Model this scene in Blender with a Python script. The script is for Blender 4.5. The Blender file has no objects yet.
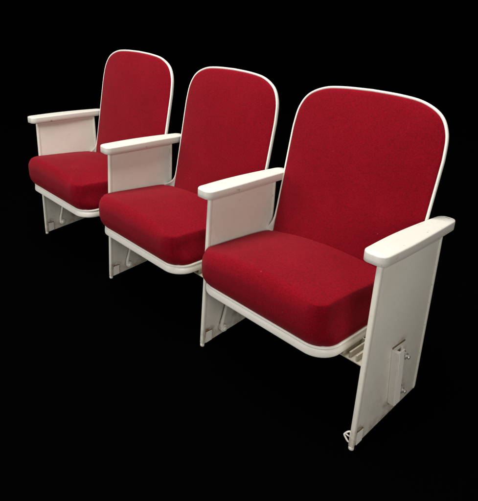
import bpy, bmesh, math, random
from mathutils import Vector, Matrix, noise
random.seed(7)
scene = bpy.context.scene
col = scene.collection
PI = math.pi
S = 0.54                       # spacing of the side panels

# ------------------------------------------------------------------ materials
def new_mat(name):
    m = bpy.data.materials.new(name); m.use_nodes = True
    nt = m.node_tree; nt.nodes.clear()
    out = nt.nodes.new('ShaderNodeOutputMaterial')
    b = nt.nodes.new('ShaderNodeBsdfPrincipled')
    nt.links.new(b.outputs[0], out.inputs[0])
    return m, nt, b

def node(nt, t, **kw):
    n = nt.nodes.new(t)
    for k, v in kw.items():
        if hasattr(n, k): setattr(n, k, v)
        else: n.inputs[k].default_value = v
    return n

def ramp(nt, fac, stops):
    r = nt.nodes.new('ShaderNodeValToRGB')
    e = r.color_ramp.elements
    while len(e) > len(stops): e.remove(e[-1])
    while len(e) < len(stops): e.new(1)
    for x, (p, c) in zip(e, stops):
        x.position = p; x.color = (c[0], c[1], c[2], 1) if not isinstance(c, float) else (c, c, c, 1)
    nt.links.new(fac, r.inputs[0])
    return r.outputs[0]

def mix(nt, fac, a, b, mode='MIX'):
    m = nt.nodes.new('ShaderNodeMix'); m.data_type = 'RGBA'; m.blend_type = mode
    for sock, v in ((m.inputs[0], fac), (m.inputs[6], a), (m.inputs[7], b)):
        if hasattr(v, 'is_output'): nt.links.new(v, sock)
        elif isinstance(v, (int, float)): sock.default_value = v
        else: sock.default_value = (v[0], v[1], v[2], 1)
    return m.outputs[2]

def obj_coords(nt):
    """object coordinates shifted by a per-object random value, so repeats differ"""
    tc = nt.nodes.new('ShaderNodeTexCoord')
    oi = nt.nodes.new('ShaderNodeObjectInfo')
    mul = nt.nodes.new('ShaderNodeMath'); mul.operation = 'MULTIPLY'; mul.inputs[1].default_value = 7.0
    nt.links.new(oi.outputs['Random'], mul.inputs[0])
    add = nt.nodes.new('ShaderNodeVectorMath'); add.operation = 'ADD'
    nt.links.new(tc.outputs['Object'], add.inputs[0]); nt.links.new(mul.outputs[0], add.inputs[1])
    return add.outputs[0]

def noise_tex(nt, co, scale, detail=4, rough=.6):
    n = nt.nodes.new('ShaderNodeTexNoise')
    n.inputs['Scale'].default_value = scale; n.inputs['Detail'].default_value = detail
    n.inputs['Roughness'].default_value = rough
    nt.links.new(co, n.inputs['Vector'])
    return n.outputs['Fac']

def fabric(name, base, light, dark):
    m, nt, b = new_mat(name)
    co = obj_coords(nt)
    broad = noise_tex(nt, co, 9, 5, .62)
    fine = noise_tex(nt, co, 420, 3, .7)
    c = ramp(nt, broad, [(.30, dark), (.52, base), (.74, light)])
    thread = ramp(nt, fine, [(.34, .62), (.52, 1.0), (.68, 1.0)])
    c = mix(nt, .75, c, thread, 'MULTIPLY')
    # thread texture: two stretched noises crossing each other
    thr = []
    for sc in ((620, 170, 170), (170, 170, 620)):
        mp = nt.nodes.new('ShaderNodeMapping'); mp.inputs['Scale'].default_value = sc
        nt.links.new(co, mp.inputs['Vector'])
        thr.append(noise_tex(nt, mp.outputs[0], 1.0, 2, .6))
    wv = nt.nodes.new('ShaderNodeMath'); wv.operation = 'MULTIPLY'
    nt.links.new(thr[0], wv.inputs[0]); nt.links.new(thr[1], wv.inputs[1])
    c = mix(nt, .50, c, ramp(nt, wv.outputs[0], [(.13, .38), (.26, 1.0), (.40, 1.3)]), 'MULTIPLY')
    # lint and worn pale specks
    sp = noise_tex(nt, co, 95, 2, .5)
    spk = ramp(nt, sp, [(.765, 0.0), (.80, .3)])
    c = mix(nt, spk, c, (.46, .12, .13))
    nt.links.new(c, b.inputs['Base Color'])
    b.inputs['Roughness'].default_value = .92
    b.inputs['Specular IOR Level'].default_value = .08
    b.inputs['Sheen Weight'].default_value = .10
    b.inputs['Sheen Roughness'].default_value = .45
    b.inputs['Sheen Tint'].default_value = (1, .35, .38, 1)
    add = nt.nodes.new('ShaderNodeMath'); add.operation = 'ADD'
    nt.links.new(fine, add.inputs[0]); nt.links.new(wv.outputs[0], add.inputs[1])
    bp = nt.nodes.new('ShaderNodeBump'); bp.inputs['Strength'].default_value = .35; bp.inputs['Distance'].default_value = .0012
    nt.links.new(add.outputs[0], bp.inputs['Height']); nt.links.new(bp.outputs[0], b.inputs['Normal'])
    return m

def math_node(nt, op, a, b=None, clamp=False):
    n = nt.nodes.new('ShaderNodeMath'); n.operation = op; n.use_clamp = clamp
    for k, v in ((0, a), (1, b)):
        if v is None: continue
        if hasattr(v, 'is_output'): nt.links.new(v, n.inputs[k])
        else: n.inputs[k].default_value = v
    return n.outputs[0]

def paint(name, base, grime, chip_lo=.70, rough=.38, grime_amt=.5, scuff=.4, wear=.5, spots=()):
    m, nt, b = new_mat(name)
    co = obj_coords(nt)
    broad = noise_tex(nt, co, 6, 6, .65)
    c = mix(nt, ramp(nt, broad, [(.42, 0.0), (.80, grime_amt)]), base, grime)
    fine = noise_tex(nt, co, 60, 5, .7)
    c = mix(nt, ramp(nt, fine, [(.5, 0.0), (.85, .25)]), c, grime)
    # rubbed, dull grey scuffs running along the piece
    mp = nt.nodes.new('ShaderNodeMapping'); mp.inputs['Scale'].default_value = (70, 18, 40)
    mp.inputs['Rotation'].default_value = (.2, .1, .5)
    nt.links.new(co, mp.inputs['Vector'])
    sc = ramp(nt, noise_tex(nt, mp.outputs[0], 1.0, 5, .75), [(.60, 0.0), (.70, scuff)])
    c = mix(nt, sc, c, tuple(x*.62 for x in base))
    # paint worn off the edges and small chips
    bev = nt.nodes.new('ShaderNodeBevel'); bev.samples = 6; bev.inputs['Radius'].default_value = .0045
    geo = nt.nodes.new('ShaderNodeNewGeometry')
    dot = nt.nodes.new('ShaderNodeVectorMath'); dot.operation = 'DOT_PRODUCT'
    nt.links.new(bev.outputs[0], dot.inputs[0]); nt.links.new(geo.outputs['Normal'], dot.inputs[1])
    edge = ramp(nt, dot.outputs['Value'], [(.90, 1.0), (.985, 0.0)])
    en = ramp(nt, noise_tex(nt, co, 75, 5, .7), [(.56, 0.0), (.62, wear)])
    c = mix(nt, math_node(nt, 'MULTIPLY', edge, en), c, (.30, .23, .15))
    chip = noise_tex(nt, co, 52, 6, .75)
    cm = ramp(nt, chip, [(chip_lo, 0.0), (chip_lo + .025, .85)])
    c = mix(nt, cm, c, (.22, .16, .10))
    # local rust and dirt (object-space places)
    tc = nt.nodes.new('ShaderNodeTexCoord')
    brk = noise_tex(nt, co, 38, 5, .7)
    for (px, py, pz, r, amt, sc_) in spots:
        mp2 = nt.nodes.new('ShaderNodeMapping'); mp2.vector_type = 'TEXTURE'
        mp2.inputs['Location'].default_value = (px, py, pz); mp2.inputs['Scale'].default_value = sc_
        nt.links.new(tc.outputs['Object'], mp2.inputs['Vector'])
        ln = nt.nodes.new('ShaderNodeVectorMath'); ln.operation = 'LENGTH'; nt.links.new(mp2.outputs[0], ln.inputs[0])
        f = math_node(nt, 'SUBTRACT', 1.0, math_node(nt, 'DIVIDE', ln.outputs['Value'], r), True)
        f = math_node(nt, 'MULTIPLY', f, ramp(nt, brk, [(.38, 0.0), (.62, 1.0)]))
        c = mix(nt, math_node(nt, 'MULTIPLY', f, amt, True), c, (.25, .155, .085))
    nt.links.new(c, b.inputs['Base Color'])
    r = ramp(nt, broad, [(.3, rough), (.8, rough + .2)])
    nt.links.new(math_node(nt, 'ADD', r, math_node(nt, 'MULTIPLY', sc, .5)), b.inputs['Roughness'])
    bp = nt.nodes.new('ShaderNodeBump'); bp.inputs['Strength'].default_value = .07; bp.inputs['Distance'].default_value = .002
    hh = math_node(nt, 'SUBTRACT', noise_tex(nt, co, 90, 3, .5), math_node(nt, 'MULTIPLY', cm, .5))
    nt.links.new(hh, bp.inputs['Height']); nt.links.new(bp.outputs[0], b.inputs['Normal'])
    return m

RED = fabric('red_woven_fabric', (.200, .0013, .0082), (.218, .0018, .0098), (.184, .0010, .0070))
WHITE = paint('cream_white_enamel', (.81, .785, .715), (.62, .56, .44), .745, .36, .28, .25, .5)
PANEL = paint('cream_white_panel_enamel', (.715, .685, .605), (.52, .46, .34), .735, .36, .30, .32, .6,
              ((.008, .196, .070, .030, 1.5, (1, 1, 1.3)), (.008, .150, .060, .022, 1.6, (1, 1.6, 1)), (.008, .180, .190, .020, .9, (1, 1, 1.5)),
               (.008, .150, .242, .030, .8, (1, 1.5, .5)), (.008, .022, .046, .026, 1.6, (1, 1.2, .8)), (0, .01, 0, .05, .9, (1, 1, 1)), (0, .14, .022, .05, .8, (1, 4, .5)), (-.0, .15, .11, .16, .26, (1, 1, .8))))
GREASY = paint('grimy_bracket_paint', (.56, .52, .42), (.30, .24, .15), .62, .5, .6, .5, .8)
ARM = paint('white_armrest_paint', (.645, .62, .56), (.47, .42, .33), .645, .42, .28, .6, .8)
def plain(name, c, rough, metal=0.0, var=.25):
    m, nt, b = new_mat(name); co = obj_coords(nt)
    n = noise_tex(nt, co, 130, 4, .6)
    nt.links.new(ramp(nt, n, [(.3, tuple(x*(1-var) for x in c)), (.7, tuple(min(1, x*(1+var)) for x in c))]), b.inputs['Base Color'])
    b.inputs['Roughness'].default_value = rough; b.inputs['Metallic'].default_value = metal
    return m
STEEL = plain('zinc_plated_steel', (.74, .72, .66), .36, .75)
RUST = plain('rusty_slot', (.16, .095, .05), .8)
DARKGAP = plain('dark_recess', (.02, .018, .015), .9)
BLACK = plain('black_studio_cloth', (.0006, .0006, .0006), 1.0)
BLACK.node_tree.nodes['Principled BSDF'].inputs['Specular IOR Level'].default_value = 0

# ------------------------------------------------------------------ mesh helpers
def link(name, bm, m, parent=None, loc=(0, 0, 0), smooth=True, bevel=0, subsurf=0, autosmooth=None):
    bmesh.ops.remove_doubles(bm, verts=bm.verts, dist=1e-6)
    bmesh.ops.recalc_face_normals(bm, faces=bm.faces)
    me = bpy.data.meshes.new(name); bm.to_mesh(me); bm.free()
    for p in me.polygons: p.use_smooth = smooth
    o = bpy.data.objects.new(name, me); col.objects.link(o)
    for mm in (m if isinstance(m, (list, tuple)) else [m]): me.materials.append(mm)
    o.location = loc
    if parent: o.parent = parent
    if bevel:
        b = o.modifiers.new('bevel', 'BEVEL'); b.width = bevel; b.segments = 3; b.limit_method = 'ANGLE'; b.angle_limit = math.radians(35)
        b.harden_normals = False
    if subsurf:
        s = o.modifiers.new('sub', 'SUBSURF'); s.levels = subsurf; s.render_levels = subsurf
    return o

def box(bm, x0, x1, y0, y1, z0, z1, shear=0.0, mi=0):
    """box; shear moves y with height (parallelogram in the y-z plane)"""
    vs = []
    for z in (z0, z1):
        for y in (y0, y1):
            for x in (x0, x1):
                vs.append(bm.verts.new((x, y + shear * (z - z0), z)))
    for f in ((0, 1, 3, 2), (4, 6, 7, 5), (0, 4, 5, 1), (2, 3, 7, 6), (0, 2, 6, 4), (1, 5, 7, 3)):
        bm.faces.new([vs[i] for i in f]).material_index = mi

def prism(bm, pts, x0, x1):
    """polygon in y-z extruded along x"""
    a = [bm.verts.new((x0, p[0], p[1])) for p in pts]; b = [bm.verts.new((x1, p[0], p[1])) for p in pts]
    bm.faces.new(a); bm.faces.new(b)
    n = len(pts)
    for i in range(n): bm.faces.new((a[i], a[(i+1) % n], b[(i+1) % n], b[i]))

def tube(bm, pts, r, n=10, closed=False, caps=True):
    pts = [Vector(p) for p in pts]; rings = []
    m = len(pts)
    up = None
    for i, p in enumerate(pts):
        if closed: d = pts[(i+1) % m] - pts[i-1]
        else: d = pts[min(i+1, m-1)] - pts[max(i-1, 0)]
        d.normalize()
        if up is None: up = Vector((1, 0, 0)) if abs(d.x) < .9 else Vector((0, 0, 1))
        u = (up - d * up.dot(d)).normalized(); up = u
        w = d.cross(u)
        rr = r[i] if isinstance(r, (list, tuple)) else r
        rings.append([bm.verts.new(p + (u*math.cos(2*PI*k/n) + w*math.sin(2*PI*k/n))*rr) for k in range(n)])
    for i in range(m if closed else m-1):
        a, b = rings[i], rings[(i+1) % m]
        for k in range(n): bm.faces.new((a[k], a[(k+1) % n], b[(k+1) % n], b[k]))
    if caps and not closed:
        bm.faces.new(rings[0]); bm.faces.new(rings[-1])

def loft(bm, rings, close_first=True, close_last=True):
    """rings: lists of points, all of one length; closed loops"""
    vr = [[bm.verts.new(p) for p in r] for r in rings]
    n = len(vr[0])
    for a, b in zip(vr, vr[1:]):
        for k in range(n): bm.faces.new((a[k], a[(k+1) % n], b[(k+1) % n], b[k]))
    if close_first: bm.faces.new(vr[0])
    if close_last: bm.faces.new(vr[-1])

def round_rect(x0, x1, y0, y1, rf, rb, n=10, m=14, rr=None):
    """plan outline, counter-clockwise from the front left corner; rf/rb front/back corner radius; returns (point, normal)"""
    out = []
    rr = rr or rf
    def corner(cx, cy, r, a0):
        for k in range(n+1):
            a = a0 + PI/2*k/n
            out.append(((cx + r*math.cos(a), cy + r*math.sin(a)), (math.cos(a), math.sin(a))))
    def line(p, q, nn, cnt):
        for k in range(1, cnt):
            t = k/cnt; out.append(((p[0]+(q[0]-p[0])*t, p[1]+(q[1]-p[1])*t), nn))
    corner(x0+rf, y0+rf, rf, PI)
    line((x0+rf, y0), (x1-rr, y0), (0, -1), m)
    corner(x1-rr, y0+rr, rr, 1.5*PI)
    line((x1, y0+rr), (x1, y1-rb), (1, 0), m)
    corner(x1-rb, y1-rb, rb, 0)
    line((x1-rb, y1), (x0+rb, y1), (0, 1), m)
    corner(x0+rb, y1-rb, rb, .5*PI)
    line((x0, y1-rb), (x0, y0+rf), (-1, 0), m)
    return out

def catmull(pts, per=6):
    out = []
    n = len(pts)
    for i in range(n-1):
        p0, p1, p2, p3 = pts[max(i-1, 0)], pts[i], pts[i+1], pts[min(i+2, n-1)]
        for k in range(per):
            t = k/per
            out.append(tuple(.5*((2*b) + (-a+c)*t + (2*a-5*b+4*c-d)*t*t + (-a+3*b-3*c+d)*t**3) for a, b, c, d in zip(p0, p1, p2, p3)))
    out.append(tuple(pts[-1]))
    return out

# ------------------------------------------------------------------ the row
row = bpy.data.objects.new('theatre_seat_row', None); col.objects.link(row)
row.empty_display_size = .1
row['label'] = 'row of three joined theatre seats, red woven upholstery on cream white metal frames with armrests'
row['category'] = 'theatre seats'

# --- side panels ---------------------------------------------------
FT = (.0088, .4926); RT = (.2712, .4949); RB = (.2799, .0321); FB = (0., 0.)
def panel_mesh():
    bm = bmesh.new()
    w = .0045
    prism(bm, [(FB[0]+.004, FB[1]+.003), (RB[0]-.003, RB[1]), (RT[0]-.003, RT[1]-.001), (FT[0]+.004, FT[1]-.001)], -w, w)
    def bead(p, q, r, ry):
        rings = []
        for t in (0, .02, .5, .98, 1):
            y = p[0]+(q[0]-p[0])*t; z = p[1]+(q[1]-p[1])*t
            s = .75 if t in (0, 1) else 1
            rings.append([(r*s*math.copysign(abs(math.cos(a))**.6, math.cos(a)), y + ry*s*math.copysign(abs(math.sin(a))**.6, math.sin(a)), z)
                          for a in [2*PI*k/20 for k in range(20)]])
        loft(bm, rings)
    bead((FB[0]+.004, FB[1]), (FT[0]+.004, FT[1]), .0070, .0060)
    bead(RB, RT, .0070, .0055)
    # folded flange under the armrest
    box(bm, -.0075, .0075, FT[0]+.010, RT[0]-.006, FT[1]-.012, FT[1]-.0005)
    return bm
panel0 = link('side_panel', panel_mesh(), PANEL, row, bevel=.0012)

def armrest_mesh():
    bm = bmesh.new()
    y0, y1 = -.014, .326
    base = .4895
    def outline2(off):
        r = .020
        pts = []
        o = round_rect(-.0315, .0315, y0, y1, r, .0235, n=8, m=22)
        for (x, y), nn in o:
            t = (y-y0)/(y1-y0)
            k = .93 + .09*math.sin(PI*min(1, t/.7)) if t < .35 else 1.02 - .33*((t-.35)/.65)**1.5
            pts.append(((x - nn[0]*off)*k, y - nn[1]*off))
        return pts
    lay = [(.004, 0), (.0008, .0003), (0, .0012), (0, .010), (0, .0202), (.0004, .0220), (.0014, .0232), (.0032, .0239), (.0070, .0242), (.015, .0244)]
    rings = []
    for off, dz in lay:
        rings.append([(x, y, base + dz + .002*math.sin(PI*min(1, max(0, (y-y0)/(y1-y0))))) for x, y in outline2(off)])
    for k in (.72, .45, .2, .001):
        rings.append([(x*k, y, z + .0004*(1-k)) for x, y, z in rings[7+2]])
    loft(bm, rings, True, False)
    return bm
link('armrest', armrest_mesh(), ARM, panel0, loc=(-.006, 0, 0), bevel=0)

def foot_plate_mesh():
    bm = bmesh.new()
    prism(bm, [(.013, .006), (.036, .0085), (.036, .044), (.013, .044)], .0047, .0072)
    box(bm, .0047, .0062, .013, .037, .0445, .0470, mi=1)
    box(bm, .0047, .0058, .0365, .0380, .010, .047, mi=1)
    return bm
link('foot_plate', foot_plate_mesh(), [WHITE, RUST], panel0, smooth=False, bevel=.0006)

def foot_tip_mesh():
    bm = bmesh.new()
    rings = []
    for z, s in ((-.0038, .90), (-.0032, .97), (-.001, .99), (.003, .99), (.0045, .93)):
        rings.append([(.0071*s*math.cos(a), .004+.0062*s*math.sin(a), z) for a in [2*PI*k/20 for k in range(20)]])
    loft(bm, rings); return bm
link('foot_tip', foot_tip_mesh(), ARM, panel0)

def hinge_link_mesh():
    bm = bmesh.new()
    x = .017
    tube(bm, catmull([(x, .092, .205), (x, .088, .150), (x, .079, .105), (x, .0685, .066), (x, .0665, .050), (x, .0735, .038)], 4),
         [.0046]*4+[.0048]*4+[.0052]*4+[.0060]*4+[.0070]*4+[.0080], 12)
    for x0, x1, r in ((.004, .0235, .0125), (.0235, .0285, .0075)):
        rings = []
        for xx, rr in ((x0, r), (x1-.0015, r), (x1, r-.0015)):
            rings.append([(xx, .0735+rr*math.cos(a), .041+rr*math.sin(a)) for a in [2*PI*k/20 for k in range(20)]])
        loft(bm, rings)
    return bm
hinge = link('hinge_link', hinge_link_mesh(), WHITE, panel0, bevel=0)

def copy_tree(o, parent):
    c = o.copy(); col.objects.link(c); c.parent = parent
    for ch in o.children: copy_tree(ch, c)
    return c

dev = [(.0053, -.0002, .0211, -.021), (-.0066, .0042, -.0048, .0315), (-.0016, -.0061, .0038, .0151), (.0029, .0021, -.0085, -.0181)]
panels = []
for i, (dx, dy, yaw, lean) in enumerate(dev):
    p = panel0 if i == 0 else copy_tree(panel0, row)
    p.location = (i*S+dx, dy, 0); p.rotation_euler = (0, lean, yaw)
    panels.append(p)
for p, (ax, ay) in zip(panels, ((-.014, 0), (0, 0), (0, -.005), (-.013, .013))):
    for ch in p.children:
        if ch.name.startswith('armrest'): ch.location = (ax, ay, 0)
for p, t in zip(panels, ('side panel at the far left end of the row', 'side panel between the far and the middle seat',
                         'side panel between the middle and the near seat', 'outer side panel at the near end with bolted bracket')):
    p['label'] = t
# the near end panel: no link on its open side, a bolted channel and a wire loop instead
for ch in list(panels[3].children):
    if ch.name.startswith('hinge_link'): bpy.data.objects.remove(ch)

def bracket_mesh():
    bm = bmesh.new()
    sh = -.14
    box(bm, .0047, .0085, .150, .188, .066, .226, sh)             # flat plate
    box(bm, .0047, .0230, .140, .1495, .062, .231, sh)            # upstanding flange
    box(bm, .0195, .0230, .1495, .170, .062, .231, sh)            # outer lip of the channel
    box(bm, .0047, .0066, .118, .176, .2330, .2372, 0, 1)         # dark slot in the panel above it
    return bm
br = link('bracket', bracket_mesh(), [WHITE, RUST], panels[3], smooth=False, bevel=.0010)
br.data.update()
def bolt_mesh():
    bm = bmesh.new()
    def cyl(x0, x1, r, n, ph=0):
        loft(bm, [[(x0, r*math.cos(ph+2*PI*k/n), r*math.sin(ph+2*PI*k/n)) for k in range(n)],
                  [(x1-.0008, r*math.cos(ph+2*PI*k/n), r*math.sin(ph+2*PI*k/n)) for k in range(n)],
                  [(x1, r*.88*math.cos(ph+2*PI*k/n), r*.88*math.sin(ph+2*PI*k/n)) for k in range(n)]])
    cyl(0, .0018, .0125, 24)          # washer
    cyl(.0018, .0100, .0098, 6, .3)   # nut
    cyl(.0100, .0180, .0050, 16)      # threaded end
    return bm
b0 = link('bolt', bolt_mesh(), STEEL, panels[3], loc=(.0085, .172, .195), smooth=False)
b1 = b0.copy(); col.objects.link(b1); b1.location = (.0085, .186, .084); b1.rotation_euler = (.5, 0, 0); b1.parent = panels[3]
bm = bmesh.new()
tube(bm, catmull([(-.004, .006, .044), (-.013, .004, .0405), (-.0195, .002, .032), (-.0215, .001, .027), (-.018, .002, .021), (-.012, .004, .0125), (-.004, .006, .010)], 5), .0024, 8)
tube(bm, [(-.018, .002, .0315), (-.012, .004, .0285), (-.004, .006, .0275)], .0019, 8)
box(bm, -.0065, -.0045, .000, .016, .006, .048)
link('wire_loop', bm, WHITE, panels[3])

# --- seats ----------------------------------------------------------
SX0, SX1 = -.226, .226
def pan_mesh():
    bm = bmesh.new()
    base = round_rect(SX0, SX1, -.046, .255, .062, .03, 12, 16)
    prof = [(.060, .205), (.030, .207), (.012, .2125), (.0035, .2170), (.0006, .2195), (.0000, .2225), (.0008, .2335), (.0022, .2362),   # rolled band
            (.0042, .2375), (.0046, .2390), (.0022, .2400), (.0012, .2425), (.0022, .2460), (.0060, .2475), (.012, .2465)]
    rings = [[(p[0]-n[0]*off, p[1]-n[1]*off, z) for p, n in base] for off, z in prof]
    loft(bm, rings)
    return bm

def cushion_mesh(kl, km, kr, seed):
    bm = bmesh.new()
    base = round_rect(SX0+.006, SX1-.006, -.040, .250, .056, .03, 12, 22)
    def top_z(x, y):
        u = x/.21; v = (y-.106)/.145
        return .3560 - .010*v + .012*(1-min(1, abs(u)**2.6)) + .003*(1-v*v) 
    top = round_rect(SX0+.006, .200, -.040, .250, .058, .03, 12, 22, .030)
    def sm(a, b, v):
        t = max(0, min(1, (v-a)/(b-a))); return t*t*(3-2*t)
    def at(k, h):
        (p, n), (q, m) = base[k], top[k]
        n = Vector((n[0]+(m[0]-n[0])*h, n[1]+(m[1]-n[1])*h)).normalized()
        return p[0]+(q[0]-p[0])*h, p[1]+(q[1]-p[1])*h, n.x, n.y
    N = len(base)
    def side_off(fo, so, nx, ny):
        if ny > .5: return .002
        f = max(0, -ny)**1.3
        return fo*f + so*(1-f) + .0022*math.exp(-((abs(nx)-.7071)/.07)**2)*(ny < 0)      # sewn corner seam
    rings = []
    prof = [(.004, .003, .243), (-.003, .000, .248), (-.0125, -.003, .260), (-.0200, -.006, .276), (-.0235, -.0080, .296), (-.0245, -.0090, .326)]
    for fo, so, z in prof:
        r = []
        for k in range(N):
            x, y, nx, ny = at(k, sm(.25, .32, z))
            off = side_off(fo, so, nx, ny)
            r.append((x-nx*off, y-ny*off, z))
        rings.append(r)
    K = 9
    for kk in range(1, K+1):
        a = PI/2*kk/K
        r = []
        for k in range(N):
            x, y, nx, ny = at(k, 1)
            f = max(0, -ny)**4 * (1 - sm(.135, .185, x))          # soft along the front, crisp boxed edge at the corner and side
            rad = .0060 + .0250*f
            off = side_off(-.0245, -.0090, nx, ny)*(1 if kk < 3 else 1) + rad*(1-math.cos(a))
            X, Y = x-nx*off, y-ny*off
            r.append((X, Y, .326 + (top_z(X, Y)-.326)*math.sin(a)))
        rings.append(r); last = r
    cx, cy = 0, .105
    for s in (.965, .90, .82, .72, .60, .46, .32, .18, .07):
        r = []
        for x, y, z in last:
            X, Y = cx+(x-cx)*s, cy+(y-cy)*s
            r.append((X, Y, top_z(X, Y)))
        rings.append(r)
    # gentle sag and wrinkles
    out = []
    for r in rings:
        q = []
        for x, y, z in r:
            u = max(-1, min(1, x/.225))
            k = km + (kr-kl)/2*u + ((kr+kl)/2-km)*u*u          # worn padding: lower at the sides
            z = .243 + (z-.243)*k
            d = noise.noise(Vector((x*7, y*7+seed, z*7+3))) * .0026 + noise.noise(Vector((x*19, y*19-seed, z*19))) * .0008
            q.append((x + d*.5, y + d*.4, z + (d if z > .26 else 0)))
        out.append(q)
    loft(bm, out)
    return bm

def hinge_bracket_mesh(sgn):
    """finned pivot bracket below the pan, reaching to the side panel"""
    bm = bmesh.new()
    x0, x1 = .168, (.276 if sgn > 0 else .246)
    def bx(a, b, *r):
        lo, hi = sorted((sgn*a, sgn*b)); box(bm, lo, hi, *r)
    bx(x0, x1, .040, .112, .1990, .2020)
    bx(x0, x1, .112, .1155, .199, .222)
    for k in range(5):
        xx = x0 + .010 + k*(x1-x0-.014)/5
        bx(xx, xx+.0045, .043, .112, .2020, .2185)
    bx(x1-.0045, x1, .040, .112, .2020, .225)
    return bm

# --- backrests --------------------------------------------------------
TILT = math.radians(10)
def back_outline(off, ear_l=None, ear_r=None, bottom=.285):
    """closed outline (x, z along the tilted plane, measured as world height), inset by off; starts at bottom right, goes up and over"""
    half = [(.231, .41), (.2312, .52), (.2315, .62), (.2305, .665), (.2225, .715), (.197, .7545), (.148, .7785), (.085, .7872), (.0, .7900)]
    hr = catmull(half, 7)
    ear = lambda e: [(e, bottom), (e, .318)] + [(.2318+(e-.2318)*(1-t)**2.8, .336+.060*t) for t in (0, .1, .2, .32, .46, .62, .8)] if e else [(.231, bottom), (.231, .318)] + [(.231, .336+.060*t) for t in (0, .1, .2, .32, .46, .62, .8)]
    right = ear(ear_r) + hr
    left = [(-x, z) for x, z in reversed(ear(ear_l) + hr[:-1])]
    pts = right + left
    n = len(pts); res = []
    for i, p in enumerate(pts):
        a, b = pts[i-1], pts[(i+1) % n]
        if i == 0: a = (p[0]-1, p[1])
        if i == n-1: b = (p[0]+1, p[1])
        d = Vector((b[0]-a[0], b[1]-a[1])).normalized()
        nn = Vector((d.y, -d.x))
        if i in (0, n-1): nn = Vector((math.copysign(.7, p[0])*1.0, -.7))
        res.append((p[0]-nn.x*off, p[1]-nn.y*off))
    return res
def to3(x, z, depth):
    """depth: positive towards the sitter (front)"""
    t = math.tan(TILT)
    return (x, .230 + (z-.2)*t - depth*math.cos(TILT), z + depth*math.sin(TILT)*.0 + depth*.17)
def shell_mesh(el, er, k, dz, rl):
    bm = bmesh.new()
    rings = []
    for off, d in ((.0125, -.002), (.0066, .0024), (.0050, .0040), (.0026, .0044), (.0008, .0034), (0, .0010), (.0004, -.0035), (.0026, -.0085), (.009, -.0130), (.030, -.017), (.09, -.021)):
        rings.append([to3(x*k, z+dz+rl*x*max(0, (z-.4)/.4), d) for x, z in back_outline(off, el, er)])
    loft(bm, rings)
    return bm
def pad_mesh(k, dz, rl):
    bm = bmesh.new()
    rings = []
    o0 = back_outline(.0088, bottom=.29)
    for off, d in ((.0060, -.004), (.0060, .0015), (.0066, .0038), (.0088, .0062), (.0130, .0080), (.021, .0096)):
        rings.append([to3(x*k, z+dz+rl*x*max(0, (z-.4)/.4), d) for x, z in back_outline(off, bottom=.29)])
    base = back_outline(.021, bottom=.29)
    cx, cz = 0, .53
    for s, d in ((.93, .0122), (.85, .0145), (.75, .0163), (.63, .0178), (.5, .0188), (.36, .0195), (.2, .0199), (.07, .0200)):
        r = []
        for x, z in base:
            X, Z = cx+(x-cx)*s, cz+(z-cz)*s
            r.append(to3(X*k, Z+dz+rl*X*max(0, (Z-.4)/.4), d + noise.noise(Vector((X*6, Z*6, 1.7)))*.0015))
        rings.append(r)
    loft(bm, rings)
    return bm

seat0 = back0 = None
bcx = [.272, .280, .2605]
bsc = [1.045, .940, 1.017]
bdz = [0, -.006, -.001]
broll = [0, .004, .020]
scx = [.234, .246, .240]
names = ('far', 'middle', 'near')
for i in range(3):
    xs = i*S + scx[i]
    if i == 0:
        seat0 = seat = link('seat_pan', pan_mesh(), WHITE, row)
        for sgn in (-1, 1): link('hinge_bracket', hinge_bracket_mesh(sgn), GREASY, seat, smooth=False, bevel=.0008)
    else:
        seat = seat0.copy(); col.objects.link(seat); seat.parent = row
        for ch in seat0.children:
            if ch.name.startswith('hinge'): copy_tree(ch, seat)
    link('cushion', cushion_mesh(*(((.87, .93, .80), (.86, .90, .80), (.78, .97, .95))[i]), i*5.3), RED, seat)
    seat.location = (xs, (-.006, -.004, .004)[i], (.006, .001, .003)[i])
    xb = i*S + bcx[i]
    # the ears of the shell reach the panels on either side
    pl = i*S + dev[i][0] + dev[i][3]*.33 - dev[i][2]*.27
    pr = (i+1)*S + dev[i+1][0] + dev[i+1][3]*.33 - dev[i+1][2]*.27
    back = link('backrest_shell', shell_mesh((xb-pl-.003)/bsc[i], (pr-xb-.003)/bsc[i], bsc[i], bdz[i], broll[i]), WHITE, row, loc=(xb, 0, 0))
    link('upholstery', pad_mesh(bsc[i], bdz[i], broll[i]), RED, back)

# --- setting: black studio surface ------------------------------------
bm = bmesh.new()
sl = RB[1]/RB[0]
vs = [bm.verts.new((x, y, y*sl - .0040)) for x, y in ((-6, -5), (8, -5), (8, 5), (-6, 5))]
bm.faces.new(vs)
fl = link('floor', bm, BLACK); fl['kind'] = 'structure'

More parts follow.
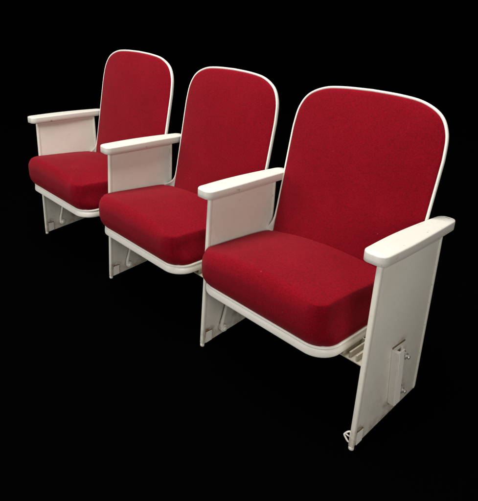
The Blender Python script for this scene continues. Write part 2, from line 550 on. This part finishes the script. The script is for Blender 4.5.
# ------------------------------------------------------------------ camera (solved from the photograph)
cam = bpy.data.cameras.new('camera'); co = bpy.data.objects.new('camera', cam); col.objects.link(co)
W, F, PX, PY = 478.0, 524.047, 229.506, 218.619
cam.sensor_fit = 'HORIZONTAL'; cam.sensor_width = 36
cam.lens = F/W*36
cam.shift_x = (239-PX)/W; cam.shift_y = (PY-250.5)/W
cam.clip_start = .02; cam.clip_end = 100
w = Vector((.350216, .798194, .198905)) if False else None
ROT = ((0.6836, 0.7286, 0.0427), (0.3042, -0.2312, -0.9241), (-0.6635, 0.6447, -0.3797))   # right, down, forward
r, d, f = (Vector(v) for v in ROT)
f.normalize(); r = (r - f*r.dot(f)).normalized(); d = f.cross(r)
M = Matrix((( r.x, -d.x, -f.x, 0), (r.y, -d.y, -f.y, 0), (r.z, -d.z, -f.z, 0), (0, 0, 0, 1)))
co.matrix_world = Matrix.Translation((2.0939, -.8966, .9797)) @ M
scene.camera = co

# ------------------------------------------------------------------ studio light
def area(name, loc, target, sx, sy, power, c=(1, 1, 1)):
    l = bpy.data.lights.new(name, 'AREA'); l.shape = 'RECTANGLE'; l.size = sx; l.size_y = sy; l.energy = power; l.color = c
    o = bpy.data.objects.new(name, l); col.objects.link(o); o.location = loc
    o.rotation_euler = (Vector(target)-Vector(loc)).to_track_quat('-Z', 'Y').to_euler()
    return o
area('overhead_softbox', (.75, -.35, 3.1), (.85, .10, .3), 2.0, 1.3, 136, (1, .98, .95))
area('front_softbox', (-.5, -3.4, 1.1), (.85, 0, .4), 1.8, 1.4, 76, (1, .98, .95))
area('side_fill', (4.2, -1.6, 1.7), (1.0, 0, .3), 1.4, 1.4, 60, (1, .97, .92))

world = bpy.data.worlds.new('World'); scene.world = world; world.use_nodes = True
bg = world.node_tree.nodes['Background']; bg.inputs[0].default_value = (0, 0, 0, 1); bg.inputs[1].default_value = 0

scene.view_settings.view_transform = 'Standard'; scene.view_settings.look = 'None'
scene.view_settings.gamma = 1; scene.view_settings.exposure = 0
scene.render.engine = 'CYCLES'
scene.cycles.max_bounces = 8
scene.cycles.use_denoising = True
